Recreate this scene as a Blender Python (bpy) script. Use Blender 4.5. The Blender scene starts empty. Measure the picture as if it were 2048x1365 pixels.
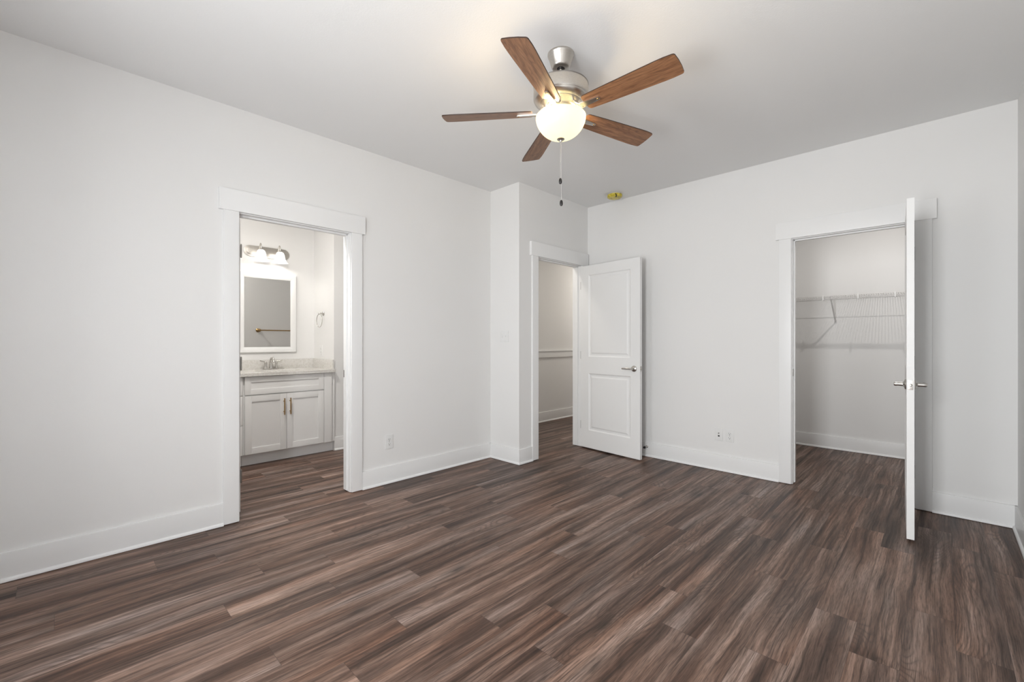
import bpy, bmesh, math, random
from mathutils import Vector, Matrix

random.seed(7)
SC = bpy.context.scene
COL = SC.collection
PI = math.pi

# ------------------------------------------------------------------ camera
F_PX = 883.14
cam_d = bpy.data.cameras.new('camera')
cam_d.sensor_fit = 'HORIZONTAL'
cam_d.sensor_width = 36.0
cam_d.lens = F_PX * 36.0 / 2048.0
cam_d.clip_start = 0.02
cam = bpy.data.objects.new('camera', cam_d)
cam.location = (3.350, 0.1343, 1.2)
cam.rotation_euler = (PI / 2, 0, math.radians(44.279))
COL.objects.link(cam)
SC.camera = cam

# ------------------------------------------------------------------ view, world, lights
SC.view_settings.view_transform = 'Standard'
SC.view_settings.look = 'None'
SC.view_settings.gamma = 1.0
SC.view_settings.use_curve_mapping = False
SC.view_settings.exposure = 0.10

world = bpy.data.worlds.new('world')
SC.world = world
world.use_nodes = True
world.node_tree.nodes['Background'].inputs[0].default_value = (0.75, 0.85, 1.0, 1)
world.node_tree.nodes['Background'].inputs[1].default_value = 1.0


def area_light(name, loc, rot, sx, sy, power, color=(1, 1, 1)):
    d = bpy.data.lights.new(name, 'AREA')
    d.shape = 'RECTANGLE'
    d.size, d.size_y = sx, sy
    d.energy = power
    d.color = color
    o = bpy.data.objects.new(name, d)
    o.location = loc
    o.rotation_euler = rot
    COL.objects.link(o)
    return o


def point_light(name, loc, power, color=(1, 1, 1), radius=0.05):
    d = bpy.data.lights.new(name, 'POINT')
    d.energy = power
    d.color = color
    d.shadow_soft_size = radius
    o = bpy.data.objects.new(name, d)
    o.location = loc
    COL.objects.link(o)
    return o


def disk_light(name, loc, power, color, size):
    o = area_light(name, loc, (0, 0, 0), size, size, power, color)
    o.data.shape = 'DISK'
    return o


# room numbers (metres).  x runs along the back wall, y along the left wall
H = 2.745
YB = 4.410          # back wall
YN = 3.251          # nook face
XE = 0.407          # entry-door wall
XR = 3.694          # right wall
YF = -0.500         # window wall behind the camera
WT = 0.115
BX, BY = -1.962, 2.234    # bathroom mirror wall, wing wall
BXF = -1.420              # front of wing wall
CY = 6.131                # closet back wall
WIN_Z = (0.55, 2.15)
WINS = ((2.40, 3.12, 116), (0.90, 1.60, 24))     # x0, x1, daylight power

# daylight through two unseen windows, added behind the camera for the light
for a_, b_, p_ in WINS:
    area_light('daylight', ((a_ + b_) / 2, YF - 0.20, (WIN_Z[0] + WIN_Z[1]) / 2), (PI / 2, 0, 0),
               b_ - a_, WIN_Z[1] - WIN_Z[0], p_, (0.975, 0.99, 1.0))
disk_light('closet_lamp', (2.92, 5.22, 2.70), 8.8, (1.0, 0.96, 0.92), 0.03)
disk_light('hall_fill', (-0.20, 3.7, 2.70), 7, (1.0, 0.93, 0.84), 0.20)  # unseen fill light, added to brighten the near end of the hall
disk_light('hall_fill', (-0.20, 6.7, 2.70), 15, (1.0, 0.93, 0.84), 0.20)  # second added fill, unseen, for the far end of the hall
disk_light('bathroom_fill', (-0.40, 1.05, 2.70), 26, (1.0, 0.96, 0.91), 0.25)  # unseen fill added to lift cabinets and walls beyond the vanity bulbs



# ------------------------------------------------------------------ materials
def new_mat(name):
    m = bpy.data.materials.new(name)
    m.use_nodes = True
    nt = m.node_tree
    for n in list(nt.nodes):
        nt.nodes.remove(n)
    out = nt.nodes.new('ShaderNodeOutputMaterial')
    bs = nt.nodes.new('ShaderNodeBsdfPrincipled')
    nt.links.new(bs.outputs[0], out.inputs[0])
    return m, nt, bs, out


def N(nt, kind, **kw):
    n = nt.nodes.new(kind)
    for k, v in kw.items():
        setattr(n, k, v)
    return n


def L(nt, a, b):
    nt.links.new(a, b)


def noise(nt, vec, scale, detail=2.0, rough=0.5, dist=0.0):
    n = N(nt, 'ShaderNodeTexNoise')
    n.inputs['Scale'].default_value = scale
    n.inputs['Detail'].default_value = detail
    n.inputs['Roughness'].default_value = rough
    n.inputs['Distortion'].default_value = dist
    if vec is not None:
        L(nt, vec, n.inputs['Vector'])
    return n


def mapping(nt, vec, scale, loc=(0, 0, 0)):
    m = N(nt, 'ShaderNodeMapping')
    m.inputs['Scale'].default_value = scale
    m.inputs['Location'].default_value = loc
    L(nt, vec, m.inputs['Vector'])
    return m.outputs[0]


def ramp(nt, fac, stops):
    r = N(nt, 'ShaderNodeValToRGB')
    els = r.color_ramp.elements
    while len(els) < len(stops):
        els.new(0.5)
    for e, (p, c) in zip(els, stops):
        e.position = p
        e.color = (*c, 1) if len(c) == 3 else c
    L(nt, fac, r.inputs[0])
    return r.outputs[0]


def mixc(nt, a, b, fac, mode='MIX'):
    m = N(nt, 'ShaderNodeMix', data_type='RGBA', blend_type=mode)
    for sock, v in ((m.inputs[6], a), (m.inputs[7], b), (m.inputs[0], fac)):
        if hasattr(v, 'links'):
            L(nt, v, sock)
        elif isinstance(v, (int, float)):
            sock.default_value = v
        else:
            sock.default_value = (*v, 1)
    return m.outputs[2]


def math_(nt, op, a, b=None, c=None):
    m = N(nt, 'ShaderNodeMath', operation=op)
    for i, v in enumerate((a, b, c)):
        if v is None:
            continue
        if hasattr(v, 'links'):
            L(nt, v, m.inputs[i])
        else:
            m.inputs[i].default_value = v
    return m.outputs[0]


def bump(nt, bs, height, strength, dist):
    b = N(nt, 'ShaderNodeBump')
    b.inputs['Strength'].default_value = strength
    b.inputs['Distance'].default_value = dist
    L(nt, height, b.inputs['Height'])
    L(nt, b.outputs[0], bs.inputs['Normal'])


def paint(name, col, rough=0.55, bump_scale=140, bump_s=0.08, bump_d=0.002, spec=0.3):
    m, nt, bs, out = new_mat(name)
    bs.inputs['Base Color'].default_value = (*col, 1)
    bs.inputs['Roughness'].default_value = rough
    bs.inputs['Specular IOR Level'].default_value = spec
    tc = N(nt, 'ShaderNodeTexCoord')
    n = noise(nt, tc.outputs['Object'], bump_scale, 2.0)
    bump(nt, bs, n.outputs[0], bump_s, bump_d)
    v = noise(nt, tc.outputs['Object'], 1.3, 2.0)
    c = ramp(nt, v.outputs[0], [(0.3, tuple(x * 0.985 for x in col)), (0.7, col)])
    L(nt, c, bs.inputs['Base Color'])
    return m


def metal(name, col, rough=0.28):
    m, nt, bs, out = new_mat(name)
    tc = N(nt, 'ShaderNodeTexCoord')
    n = noise(nt, mapping(nt, tc.outputs['Object'], (30, 30, 260)), 3.0, 2.0)
    L(nt, ramp(nt, n.outputs[0], [(0.3, tuple(c * 0.88 for c in col)), (0.7, col)]), bs.inputs['Base Color'])
    bs.inputs['Metallic'].default_value = 1.0
    bs.inputs['Roughness'].default_value = rough
    return m


def plain(name, col, rough=0.5, spec=0.4):
    m, nt, bs, out = new_mat(name)
    tc = N(nt, 'ShaderNodeTexCoord')
    n = noise(nt, tc.outputs['Object'], 20, 2.0)
    L(nt, ramp(nt, n.outputs[0], [(0.3, tuple(c * 0.95 for c in col)), (0.7, col)]), bs.inputs['Base Color'])
    bs.inputs['Roughness'].default_value = rough
    bs.inputs['Specular IOR Level'].default_value = spec
    return m


M_WALL = paint('wall_paint', (0.80, 0.795, 0.785), 0.65, 170, 0.10, 0.0015, 0.2)
M_CEIL = paint('ceiling_paint', (0.84, 0.84, 0.835), 0.8, 110, 0.16, 0.003, 0.15)
M_TRIM = paint('trim_paint', (0.83, 0.83, 0.825), 0.35, 60, 0.02, 0.0005, 0.4)
M_DOOR = paint('door_paint', (0.82, 0.82, 0.812), 0.38, 200, 0.03, 0.0005, 0.4)
M_CAB = paint('cabinet_paint', (0.80, 0.795, 0.785), 0.4, 80, 0.02, 0.0005, 0.4)
M_NICKEL = metal('satin_nickel', (0.62, 0.60, 0.57), 0.25)
M_BRUSH = metal('brushed_nickel', (0.60, 0.57, 0.53), 0.32)
M_DARKMET = metal('dark_hinge_metal', (0.34, 0.32, 0.30), 0.4)
M_BRASS = metal('antique_brass', (0.42, 0.27, 0.12), 0.35)
M_PLASTIC = plain('white_plastic', (0.80, 0.80, 0.79), 0.35)
M_SLOT = plain('dark_slot', (0.03, 0.03, 0.03), 0.6)
M_BLACK = plain('black_knob', (0.012, 0.010, 0.010), 0.35)
M_WIRE = plain('white_coated_wire', (0.70, 0.69, 0.68), 0.35)
M_CHAIN = metal('pull_chain_metal', (0.75, 0.74, 0.72), 0.3)
M_PORC = plain('white_porcelain', (0.88, 0.88, 0.87), 0.12, 0.5)


def mat_mirror():
    m, nt, bs, out = new_mat('mirror_silver')
    bs.inputs['Base Color'].default_value = (0.84, 0.84, 0.83, 1)
    bs.inputs['Metallic'].default_value = 1.0
    bs.inputs['Roughness'].default_value = 0.01
    return m


def mat_stone():
    m, nt, bs, out = new_mat('speckled_stone')
    tc = N(nt, 'ShaderNodeTexCoord')
    n1 = noise(nt, tc.outputs['Object'], 420, 3.0)
    n2 = noise(nt, tc.outputs['Object'], 60, 3.0)
    c1 = ramp(nt, n1.outputs[0], [(0.36, (0.50, 0.475, 0.44)), (0.48, (0.70, 0.685, 0.655)), (0.62, (0.79, 0.78, 0.76))])
    c2 = ramp(nt, n2.outputs[0], [(0.36, (0.90, 0.89, 0.87)), (0.55, (1, 1, 1))])
    L(nt, mixc(nt, c1, c2, 1.0, 'MULTIPLY'), bs.inputs['Base Color'])
    bs.inputs['Roughness'].default_value = 0.15
    return m


def mat_glow(name, col, emis, strength, trans=0.5):
    """milky lamp glass: translucent shell that glows"""
    m = bpy.data.materials.new(name)
    m.use_nodes = True
    nt = m.node_tree
    for n in list(nt.nodes):
        nt.nodes.remove(n)
    out = N(nt, 'ShaderNodeOutputMaterial')
    tr = N(nt, 'ShaderNodeBsdfTranslucent')
    tr.inputs[0].default_value = (*col, 1)
    df = N(nt, 'ShaderNodeBsdfDiffuse')
    df.inputs[0].default_value = (*col, 1)
    mx = N(nt, 'ShaderNodeMixShader')
    mx.inputs[0].default_value = 1 - trans
    L(nt, tr.outputs[0], mx.inputs[1])
    L(nt, df.outputs[0], mx.inputs[2])
    em = N(nt, 'ShaderNodeEmission')
    tc = N(nt, 'ShaderNodeTexCoord')
    n = noise(nt, tc.outputs['Object'], 14, 3.0, 0.6, 0.6)
    L(nt, ramp(nt, n.outputs[0], [(0.3, tuple(c * 0.93 for c in emis)), (0.7, emis)]), em.inputs[0])
    em.inputs[1].default_value = strength
    ad = N(nt, 'ShaderNodeAddShader')
    L(nt, mx.outputs[0], ad.inputs[0])
    L(nt, em.outputs[0], ad.inputs[1])
    gl = N(nt, 'ShaderNodeBsdfGlossy')
    gl.inputs['Roughness'].default_value = 0.15
    m2 = N(nt, 'ShaderNodeMixShader')
    m2.inputs[0].default_value = 0.04
    L(nt, ad.outputs[0], m2.inputs[1])
    L(nt, gl.outputs[0], m2.inputs[2])
    L(nt, m2.outputs[0], out.inputs[0])
    return m


M_MIRROR = mat_mirror()
M_STONE = mat_stone()
M_BOWL = mat_glow('frosted_bowl_glass', (0.16, 0.15, 0.11), (1.0, 0.94, 0.54), 0.98)
M_SHADE = mat_glow('alabaster_shade_glass', (0.36, 0.355, 0.35), (1.0, 0.98, 0.94), 0.66)


def mat_yellow():
    m, nt, bs, out = new_mat('yellow_plastic_cover')
    tc = N(nt, 'ShaderNodeTexCoord')
    n = noise(nt, tc.outputs['Object'], 38, 3.0, 0.6, 0.5)
    L(nt, ramp(nt, n.outputs[0], [(0.32, (0.24, 0.19, 0.02)), (0.5, (0.62, 0.51, 0.05)), (0.68, (0.74, 0.58, 0.12))]),
      bs.inputs['Base Color'])
    bs.inputs['Roughness'].default_value = 0.2
    bump(nt, bs, n.outputs[0], 0.6, 0.006)
    return m


M_YELLOW = mat_yellow()


def mat_pane():
    m = bpy.data.materials.new('window_glass')
    m.use_nodes = True
    nt = m.node_tree
    for n in list(nt.nodes):
        nt.nodes.remove(n)
    out = N(nt, 'ShaderNodeOutputMaterial')
    a = N(nt, 'ShaderNodeBsdfTransparent')
    b = N(nt, 'ShaderNodeBsdfGlossy')
    b.inputs['Roughness'].default_value = 0.02
    x = N(nt, 'ShaderNodeMixShader')
    x.inputs[0].default_value = 0.06
    L(nt, a.outputs[0], x.inputs[1])
    L(nt, b.outputs[0], x.inputs[2])
    L(nt, x.outputs[0], out.inputs[0])
    return m


M_PANE = mat_pane()


def mat_blade():
    m, nt, bs, out = new_mat('oak_blade')
    tc = N(nt, 'ShaderNodeTexCoord')
    oi = N(nt, 'ShaderNodeObjectInfo')
    off = N(nt, 'ShaderNodeVectorMath', operation='SCALE')
    off.inputs[0].default_value = (3.7, 5.1, 2.3)
    L(nt, math_(nt, 'MULTIPLY', oi.outputs['Random'], 4.0), off.inputs['Scale'])
    ad = N(nt, 'ShaderNodeVectorMath', operation='ADD')
    L(nt, tc.outputs['Object'], ad.inputs[0])
    L(nt, off.outputs[0], ad.inputs[1])
    v = ad.outputs[0]
    big = noise(nt, mapping(nt, v, (2.2, 13, 1)), 1.0, 2.0, 0.5)
    rings = math_(nt, 'PINGPONG', math_(nt, 'MULTIPLY', big.outputs[0], 13.0), 0.5)
    fine = noise(nt, mapping(nt, v, (22, 420, 1)), 1.0, 3.0, 0.6)
    streak = noise(nt, mapping(nt, v, (3, 60, 1)), 1.0, 3.0, 0.55)
    c0 = ramp(nt, streak.outputs[0], [(0.3, (0.19, 0.085, 0.040)), (0.52, (0.31, 0.150, 0.073)), (0.75, (0.40, 0.205, 0.105))])
    c1 = mixc(nt, c0, (0.11, 0.043, 0.019), math_(nt, 'MULTIPLY', math_(nt, 'POWER', math_(nt, 'MULTIPLY', rings, 2.0), 4.0), 0.55))
    c2 = mixc(nt, c1, ramp(nt, fine.outputs[0], [(0.36, (0.55, 0.5, 0.46)), (0.58, (1, 1, 1))]), 0.8, 'MULTIPLY')
    L(nt, c2, bs.inputs['Base Color'])
    bs.inputs['Roughness'].default_value = 0.4
    bump(nt, bs, fine.outputs[0], 0.1, 0.001)
    return m


M_BLADE = mat_blade()
M_BLADE_EDGE = plain('blade_edge', (0.035, 0.016, 0.009), 0.5)


def mat_floor():
    m, nt, bs, out = new_mat('plank_floor')
    uv = N(nt, 'ShaderNodeUVMap', uv_map='plank')
    at = N(nt, 'ShaderNodeAttribute', attribute_name='plank_random')
    sep = N(nt, 'ShaderNodeSeparateColor')
    L(nt, at.outputs['Color'], sep.inputs[0])
    r1, r2, r3 = sep.outputs
    # each plank reads its own stretch of grain
    off = N(nt, 'ShaderNodeVectorMath', operation='SCALE')
    L(nt, at.outputs['Color'], off.inputs[0])
    off.inputs['Scale'].default_value = 37.0
    ad = N(nt, 'ShaderNodeVectorMath', operation='ADD')
    L(nt, uv.outputs[0], ad.inputs[0])
    L(nt, off.outputs[0], ad.inputs[1])
    v = ad.outputs[0]
    # slow wander so that streaks bend a little
    wob = noise(nt, mapping(nt, v, (2.0, 1.6, 1)), 1.0, 2.0)
    wv = N(nt, 'ShaderNodeCombineXYZ')
    L(nt, math_(nt, 'MULTIPLY', math_(nt, 'SUBTRACT', wob.outputs[0], 0.5), 0.045), wv.inputs[0])
    ad2 = N(nt, 'ShaderNodeVectorMath', operation='ADD')
    L(nt, v, ad2.inputs[0])
    L(nt, wv.outputs[0], ad2.inputs[1])
    w = ad2.outputs[0]
    band = noise(nt, mapping(nt, w, (15, 0.85, 1)), 1.0, 2.5, 0.5)
    streak = noise(nt, mapping(nt, w, (75, 1.7, 1)), 1.0, 4.0, 0.65)
    fine = noise(nt, mapping(nt, w, (330, 14, 1)), 1.0, 3.0, 0.65)
    base = ramp(nt, band.outputs[0], [(0.29, (0.040, 0.022, 0.015)), (0.43, (0.102, 0.060, 0.043)),
                                      (0.52, (0.160, 0.104, 0.080)), (0.62, (0.215, 0.152, 0.124)),
                                      (0.75, (0.290, 0.226, 0.198))])
    st = ramp(nt, streak.outputs[0], [(0.30, (0.26, 0.24, 0.22)), (0.50, (0.98, 0.96, 0.95)), (0.70, (1.55, 1.56, 1.58))])
    c = mixc(nt, base, st, 0.88, 'MULTIPLY')
    # hue drift: grey-blue and red-brown stretches
    hue = noise(nt, mapping(nt, v, (6, 0.9, 1), (5, 3, 0)), 1.0, 2.0)
    tint = ramp(nt, hue.outputs[0], [(0.30, (0.92, 1.0, 1.08)), (0.48, (1.02, 0.99, 0.96)), (0.70, (1.15, 0.96, 0.82))])
    c = mixc(nt, c, tint, 0.8, 'MULTIPLY')
    # cathedral figure
    fig = noise(nt, mapping(nt, w, (7.5, 1.35, 1), (2, 9, 0)), 1.0, 1.0, 0.4)
    rings = math_(nt, 'PINGPONG', math_(nt, 'MULTIPLY', fig.outputs[0], 26.0), 0.5)
    rl = math_(nt, 'POWER', math_(nt, 'MULTIPLY', rings, 2.0), 3.0)
    where = noise(nt, mapping(nt, v, (4.5, 1.0, 1), (8, 1, 0)), 1.0, 1.0)
    wm = ramp(nt, where.outputs[0], [(0.50, (0, 0, 0)), (0.62, (1, 1, 1))])
    c = mixc(nt, c, (0.045, 0.028, 0.021), math_(nt, 'MULTIPLY', math_(nt, 'MULTIPLY', rl, wm), 0.60))
    # knots
    vo = N(nt, 'ShaderNodeTexVoronoi')
    vo.inputs['Scale'].default_value = 1.0
    L(nt, mapping(nt, v, (5.2, 1.7, 1)), vo.inputs['Vector'])
    kn = ramp(nt, vo.outputs['Distance'], [(0.04, (1, 1, 1)), (0.10, (0.40, 0.40, 0.40)), (0.24, (0, 0, 0))])
    c = mixc(nt, c, (0.022, 0.014, 0.010), math_(nt, 'MULTIPLY', kn, 0.75))
    # fine pores
    fr = ramp(nt, fine.outputs[0], [(0.33, (0.40, 0.37, 0.35)), (0.52, (1.03, 1.03, 1.03)), (0.70, (1.30, 1.31, 1.32))])
    c = mixc(nt, c, fr, 0.8, 'MULTIPLY')
    # short dark grain lines
    ln = noise(nt, mapping(nt, w, (150, 3.2, 1), (3, 7, 0)), 1.0, 2.0, 0.5)
    lm = ramp(nt, ln.outputs[0], [(0.60, (0, 0, 0)), (0.70, (1, 1, 1))])
    c = mixc(nt, c, (0.030, 0.018, 0.013), math_(nt, 'MULTIPLY', lm, 0.55))
    # plank to plank tone
    tone = N(nt, 'ShaderNodeMapRange')
    L(nt, r2, tone.inputs[0])
    tone.inputs[3].default_value = 0.92
    tone.inputs[4].default_value = 1.09
    tcol = N(nt, 'ShaderNodeCombineColor')
    for i in range(3):
        L(nt, tone.outputs[0], tcol.inputs[i])
    c = mixc(nt, c, tcol.outputs[0], 1.0, 'MULTIPLY')
    # seams
    suv = N(nt, 'ShaderNodeUVMap', uv_map='seam')
    ss = N(nt, 'ShaderNodeSeparateXYZ')
    L(nt, suv.outputs[0], ss.inputs[0])
    d = math_(nt, 'MINIMUM', ss.outputs[0], ss.outputs[1])
    seam = N(nt, 'ShaderNodeMapRange')
    L(nt, d, seam.inputs[0])
    seam.inputs[1].default_value = 0.0004
    seam.inputs[2].default_value = 0.0014
    seam.inputs[3].default_value = 0.55
    seam.inputs[4].default_value = 0.0
    c = mixc(nt, c, (0.03, 0.02, 0.016), seam.outputs[0])
    L(nt, c, bs.inputs['Base Color'])
    rr = ramp(nt, streak.outputs[0], [(0.3, (0.52, 0.52, 0.52)), (0.7, (0.40, 0.40, 0.40))])
    L(nt, rr, bs.inputs['Roughness'])
    bs.inputs['Specular IOR Level'].default_value = 0.4
    bump(nt, bs, fine.outputs[0], 0.18, 0.0012)
    return m


M_FLOOR = mat_floor()


# ------------------------------------------------------------------ mesh helpers
class MB:
    """collects shapes and links them as one mesh object"""

    def __init__(self):
        self.bm = bmesh.new()

    def box(self, x0, x1, y0, y1, z0, z1, bev=0.0, mi=0):
        bm = self.bm
        vs = [bm.verts.new(p) for p in ((x0, y0, z0), (x1, y0, z0), (x1, y1, z0), (x0, y1, z0),
                                        (x0, y0, z1), (x1, y0, z1), (x1, y1, z1), (x0, y1, z1))]
        fs = [bm.faces.new([vs[i] for i in q]) for q in
              ((3, 2, 1, 0), (4, 5, 6, 7), (0, 1, 5, 4), (1, 2, 6, 5), (2, 3, 7, 6), (3, 0, 4, 7))]
        for f in fs:
            f.material_index = mi
        if bev > 0:
            es = list({e for f in fs for e in f.edges})
            r = bmesh.ops.bevel(bm, geom=es, offset=bev, segments=2, profile=0.7, affect='EDGES')
            for f in r['faces']:
                f.material_index = mi
        return self

    def quad(self, *pts, mi=0):
        f = self.bm.faces.new([self.bm.verts.new(p) for p in pts])
        f.material_index = mi
        return f

    def lathe(self, prof, seg=40, center=(0, 0, 0), axis='z', closed=False, mi=0):
        """prof: (radius, height) list spun about an axis"""
        bm = self.bm
        cx, cy, cz = center
        rings = []

        def place(a, b, h):
            if axis == 'z':
                return (cx + a, cy + b, cz + h)
            if axis == 'x':
                return (cx + h, cy + a, cz + b)
            return (cx + b, cy + h, cz + a)
        for r, h in prof:
            if r < 1e-6:
                rings.append([bm.verts.new(place(0, 0, h))])
            else:
                rings.append([bm.verts.new(place(r * math.cos(2 * PI * k / seg), r * math.sin(2 * PI * k / seg), h))
                              for k in range(seg)])
        pairs = list(zip(rings[:-1], rings[1:]))
        if closed:
            pairs.append((rings[-1], rings[0]))
        for a, b in pairs:
            for k in range(seg):
                k2 = (k + 1) % seg
                if len(a) == 1 and len(b) == 1:
                    continue
                if len(a) == 1:
                    f = bm.faces.new((a[0], b[k2], b[k]))
                elif len(b) == 1:
                    f = bm.faces.new((a[k], a[k2], b[0]))
                else:
                    f = bm.faces.new((a[k], a[k2], b[k2], b[k]))
                f.material_index = mi
        return self

    def tube(self, pts, r, seg=10, cap=True, mi=0, closed=False, flat=1.0):
        """round bar along a path; r a number or one per point"""
        bm = self.bm
        pts = [Vector(p) for p in pts]
        n = len(pts)
        rs = r if isinstance(r, (list, tuple)) else [r] * n
        rings = []
        up = None
        for i, p in enumerate(pts):
            if closed:
                t = (pts[(i + 1) % n] - pts[i - 1]).normalized()
            else:
                t = (pts[min(i + 1, n - 1)] - pts[max(i - 1, 0)]).normalized()
            if up is None:
                up = Vector((0, 0, 1)) if abs(t.z) < 0.9 else Vector((1, 0, 0))
            s = t.cross(up)
            if s.length < 1e-5:
                s = t.orthogonal()
            s.normalize()
            u = s.cross(t).normalized()
            up = u
            rings.append([bm.verts.new(p + (s * math.cos(2 * PI * k / seg) + u * math.sin(2 * PI * k / seg) * flat) * rs[i])
                          for k in range(seg)])
        pairs = list(zip(rings[:-1], rings[1:]))
        if closed:
            pairs.append((rings[-1], rings[0]))
        for a, b in pairs:
            for k in range(seg):
                k2 = (k + 1) % seg
                f = bm.faces.new((a[k], a[k2], b[k2], b[k]))
                f.material_index = mi
        if cap and not closed:
            bm.faces.new(rings[0][::-1]).material_index = mi
            bm.faces.new(rings[-1]).material_index = mi
        return self

    def prism(self, outline, h0, h1, axis='z', bev=0.0, mi=0, mi_side=None):
        """outline: 2-D polygon; extruded along an axis from h0 to h1"""
        bm = self.bm

        def place(a, b, h):
            return {'z': (a, b, h), 'x': (h, a, b), 'y': (a, h, b)}[axis]
        lo = [bm.verts.new(place(a, b, h0)) for a, b in outline]
        hi = [bm.verts.new(place(a, b, h1)) for a, b in outline]
        fs = [bm.faces.new(lo[::-1]), bm.faces.new(hi)]
        n = len(lo)
        sd = []
        for k in range(n):
            sd.append(bm.faces.new((lo[k], lo[(k + 1) % n], hi[(k + 1) % n], hi[k])))
        for f in fs:
            f.material_index = mi
        for f in sd:
            f.material_index = mi if mi_side is None else mi_side
        if bev > 0:
            es = list(fs[0].edges) + list(fs[1].edges)
            bmesh.ops.bevel(bm, geom=es, offset=bev, segments=2, profile=0.7, affect='EDGES')
        return self

    def xf(self, mat):
        bmesh.ops.transform(self.bm, matrix=mat, verts=self.bm.verts)
        return self

    def build(self, name, mat, parent=None, smooth=35, loc=None, rot=None):
        bm = self.bm
        bmesh.ops.recalc_face_normals(bm, faces=bm.faces)
        me = bpy.data.meshes.new(name)
        bm.to_mesh(me)
        bm.free()
        for m in (mat if isinstance(mat, (list, tuple)) else [mat]):
            me.materials.append(m)
        if smooth:
            me.shade_smooth()
            me.set_sharp_from_angle(angle=math.radians(smooth))
        o = bpy.data.objects.new(name, me)
        COL.objects.link(o)
        if loc is not None:
            o.location = loc
        if rot is not None:
            o.rotation_euler = rot
        if parent is not None:
            o.parent = parent
        return o


def tag(o, label=None, cat=None, group=None, kind=None):
    if label:
        o['label'] = label
    if cat:
        o['category'] = cat
    if group:
        o['group'] = group
    if kind:
        o['kind'] = kind
    return o


def empty(name, loc=(0, 0, 0), rz=0.0):
    o = bpy.data.objects.new(name, None)
    o.empty_display_size = 0.05
    o.location = loc
    o.rotation_euler = (0, 0, rz)
    COL.objects.link(o)
    return o


def struct(o, label, cat):
    return tag(o, label, cat, kind='structure')


def copy_tree(o, parent=None):
    c = o.copy()
    COL.objects.link(c)
    c.parent = parent
    for ch in list(o.children):
        copy_tree(ch, c)
    return c


# ------------------------------------------------------------------ floor: real planks, one mesh
def build_floor():
    PW, PL, X0 = 0.1487, 1.215, 0.562
    seen = {0: .120, 3: .656, -2: .495, -1: .743, 6: .708, -3: -.008, 2: 1.174, 4: 1.072, 7: 1.147, 5: 1.417,
            10: 1.682, 8: .875, 13: 1.925, 16: 2.51, 18: 2.80}
    bm = bmesh.new()
    uvp = bm.loops.layers.uv.new('plank')
    uvs = bm.loops.layers.uv.new('seam')
    colr = bm.loops.layers.float_color.new('plank_random')
    xa, xb, ya, yb = -2.10, XR + WT, YF - WT, 7.10
    rnd = random.Random(11)
    k0, k1 = math.floor((xa - X0) / PW), math.floor((xb - X0) / PW)
    prev = 0
    for k in range(k0, k1 + 1):
        a, b = X0 + k * PW, X0 + (k + 1) * PW
        x0, x1 = max(a, xa), min(b, xb)
        if x1 - x0 < 0.002:
            continue
        j = seen.get(k)
        if j is None:
            j = prev + rnd.choice((0.33, 0.45, 0.62, 0.80)) * PL
        prev = j
        y = j - math.ceil((j - ya) / PL) * PL
        while y < yb:
            c, d = max(y, ya), min(y + PL, yb)
            if d > c:
                col = (rnd.random(), rnd.random(), rnd.random(), 1)
                # five strips so that distance to the nearest edge interpolates exactly
                xs = [x0, x0 + 0.004, x1 - 0.004, x1]
                ys = [c, c + 0.004, d - 0.004, d]
                vs = [[bm.verts.new((xx, yy, 0.0)) for yy in ys] for xx in xs]
                dx, dy = [0, 0.004, 0.004, 0], [0, 0.004, 0.004, 0]
                for i in range(3):
                    for q in range(3):
                        ids = ((i, q), (i + 1, q), (i + 1, q + 1), (i, q + 1))
                        f = bm.faces.new([vs[s][t] for s, t in ids])
                        for lp, (s, t) in zip(f.loops, ids):
                            lp[uvp].uv = (xs[s] - a, ys[t] - y)
                            lp[uvs].uv = (dx[s], dy[t])
                            lp[colr] = col
            y += PL
    # underside and rim
    z = -0.08
    vs = [bm.verts.new(p) for p in ((xa, ya, 0), (xb, ya, 0), (xb, yb, 0), (xa, yb, 0),
                                    (xa, ya, z), (xb, ya, z), (xb, yb, z), (xa, yb, z))]
    for q in ((7, 6, 5, 4), (0, 4, 5, 1), (1, 5, 6, 2), (2, 6, 7, 3), (3, 7, 4, 0)):
        bm.faces.new([vs[i] for i in q])
    me = bpy.data.meshes.new('floor')
    bm.to_mesh(me)
    bm.free()
    me.materials.append(M_FLOOR)
    o = bpy.data.objects.new('floor', me)
    COL.objects.link(o)
    return struct(o, 'brown grey wood plank floor running through all rooms', 'floor')


build_floor()

# ------------------------------------------------------------------ walls
DH = 2.050      # clear door height
RH = 2.068      # rough opening height
B0, B1 = 0.972, 1.738     # bathroom doorway, clear
E0, E1 = 3.525, 4.275     # entry doorway, clear
C0, C1 = 2.452, 3.203     # closet doorway, clear
J = 0.018                 # jamb board
o = MB().box(-2.10, XR + WT, YF - WT, 7.10, H, H + 0.10).build('ceiling', M_CEIL)
struct(o, 'plain white ceiling', 'ceiling')

w = MB()
w.box(-WT, 0, YF - WT, B0 - J, 0, H).box(-WT, 0, B1 + J, YN, 0, H).box(-WT, 0, B0 - J, B1 + J, RH, H)
struct(w.build('wall_left', M_WALL), 'white left wall with the bathroom doorway', 'wall')

w = MB().box(-WT, XE, YN, YN + WT, 0, H)
struct(w.build('wall_nook', M_WALL), 'short white wall return with the light switch', 'wall')

w = MB()
w.box(XE - WT, XE, YN + WT, E0 - J, 0, H).box(XE - WT, XE, E1 + J, 7.0, 0, H).box(XE - WT, XE, E0 - J, E1 + J, RH, H)
struct(w.build('wall_entry', M_WALL), 'white wall with the doorway to the hall', 'wall')

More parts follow.
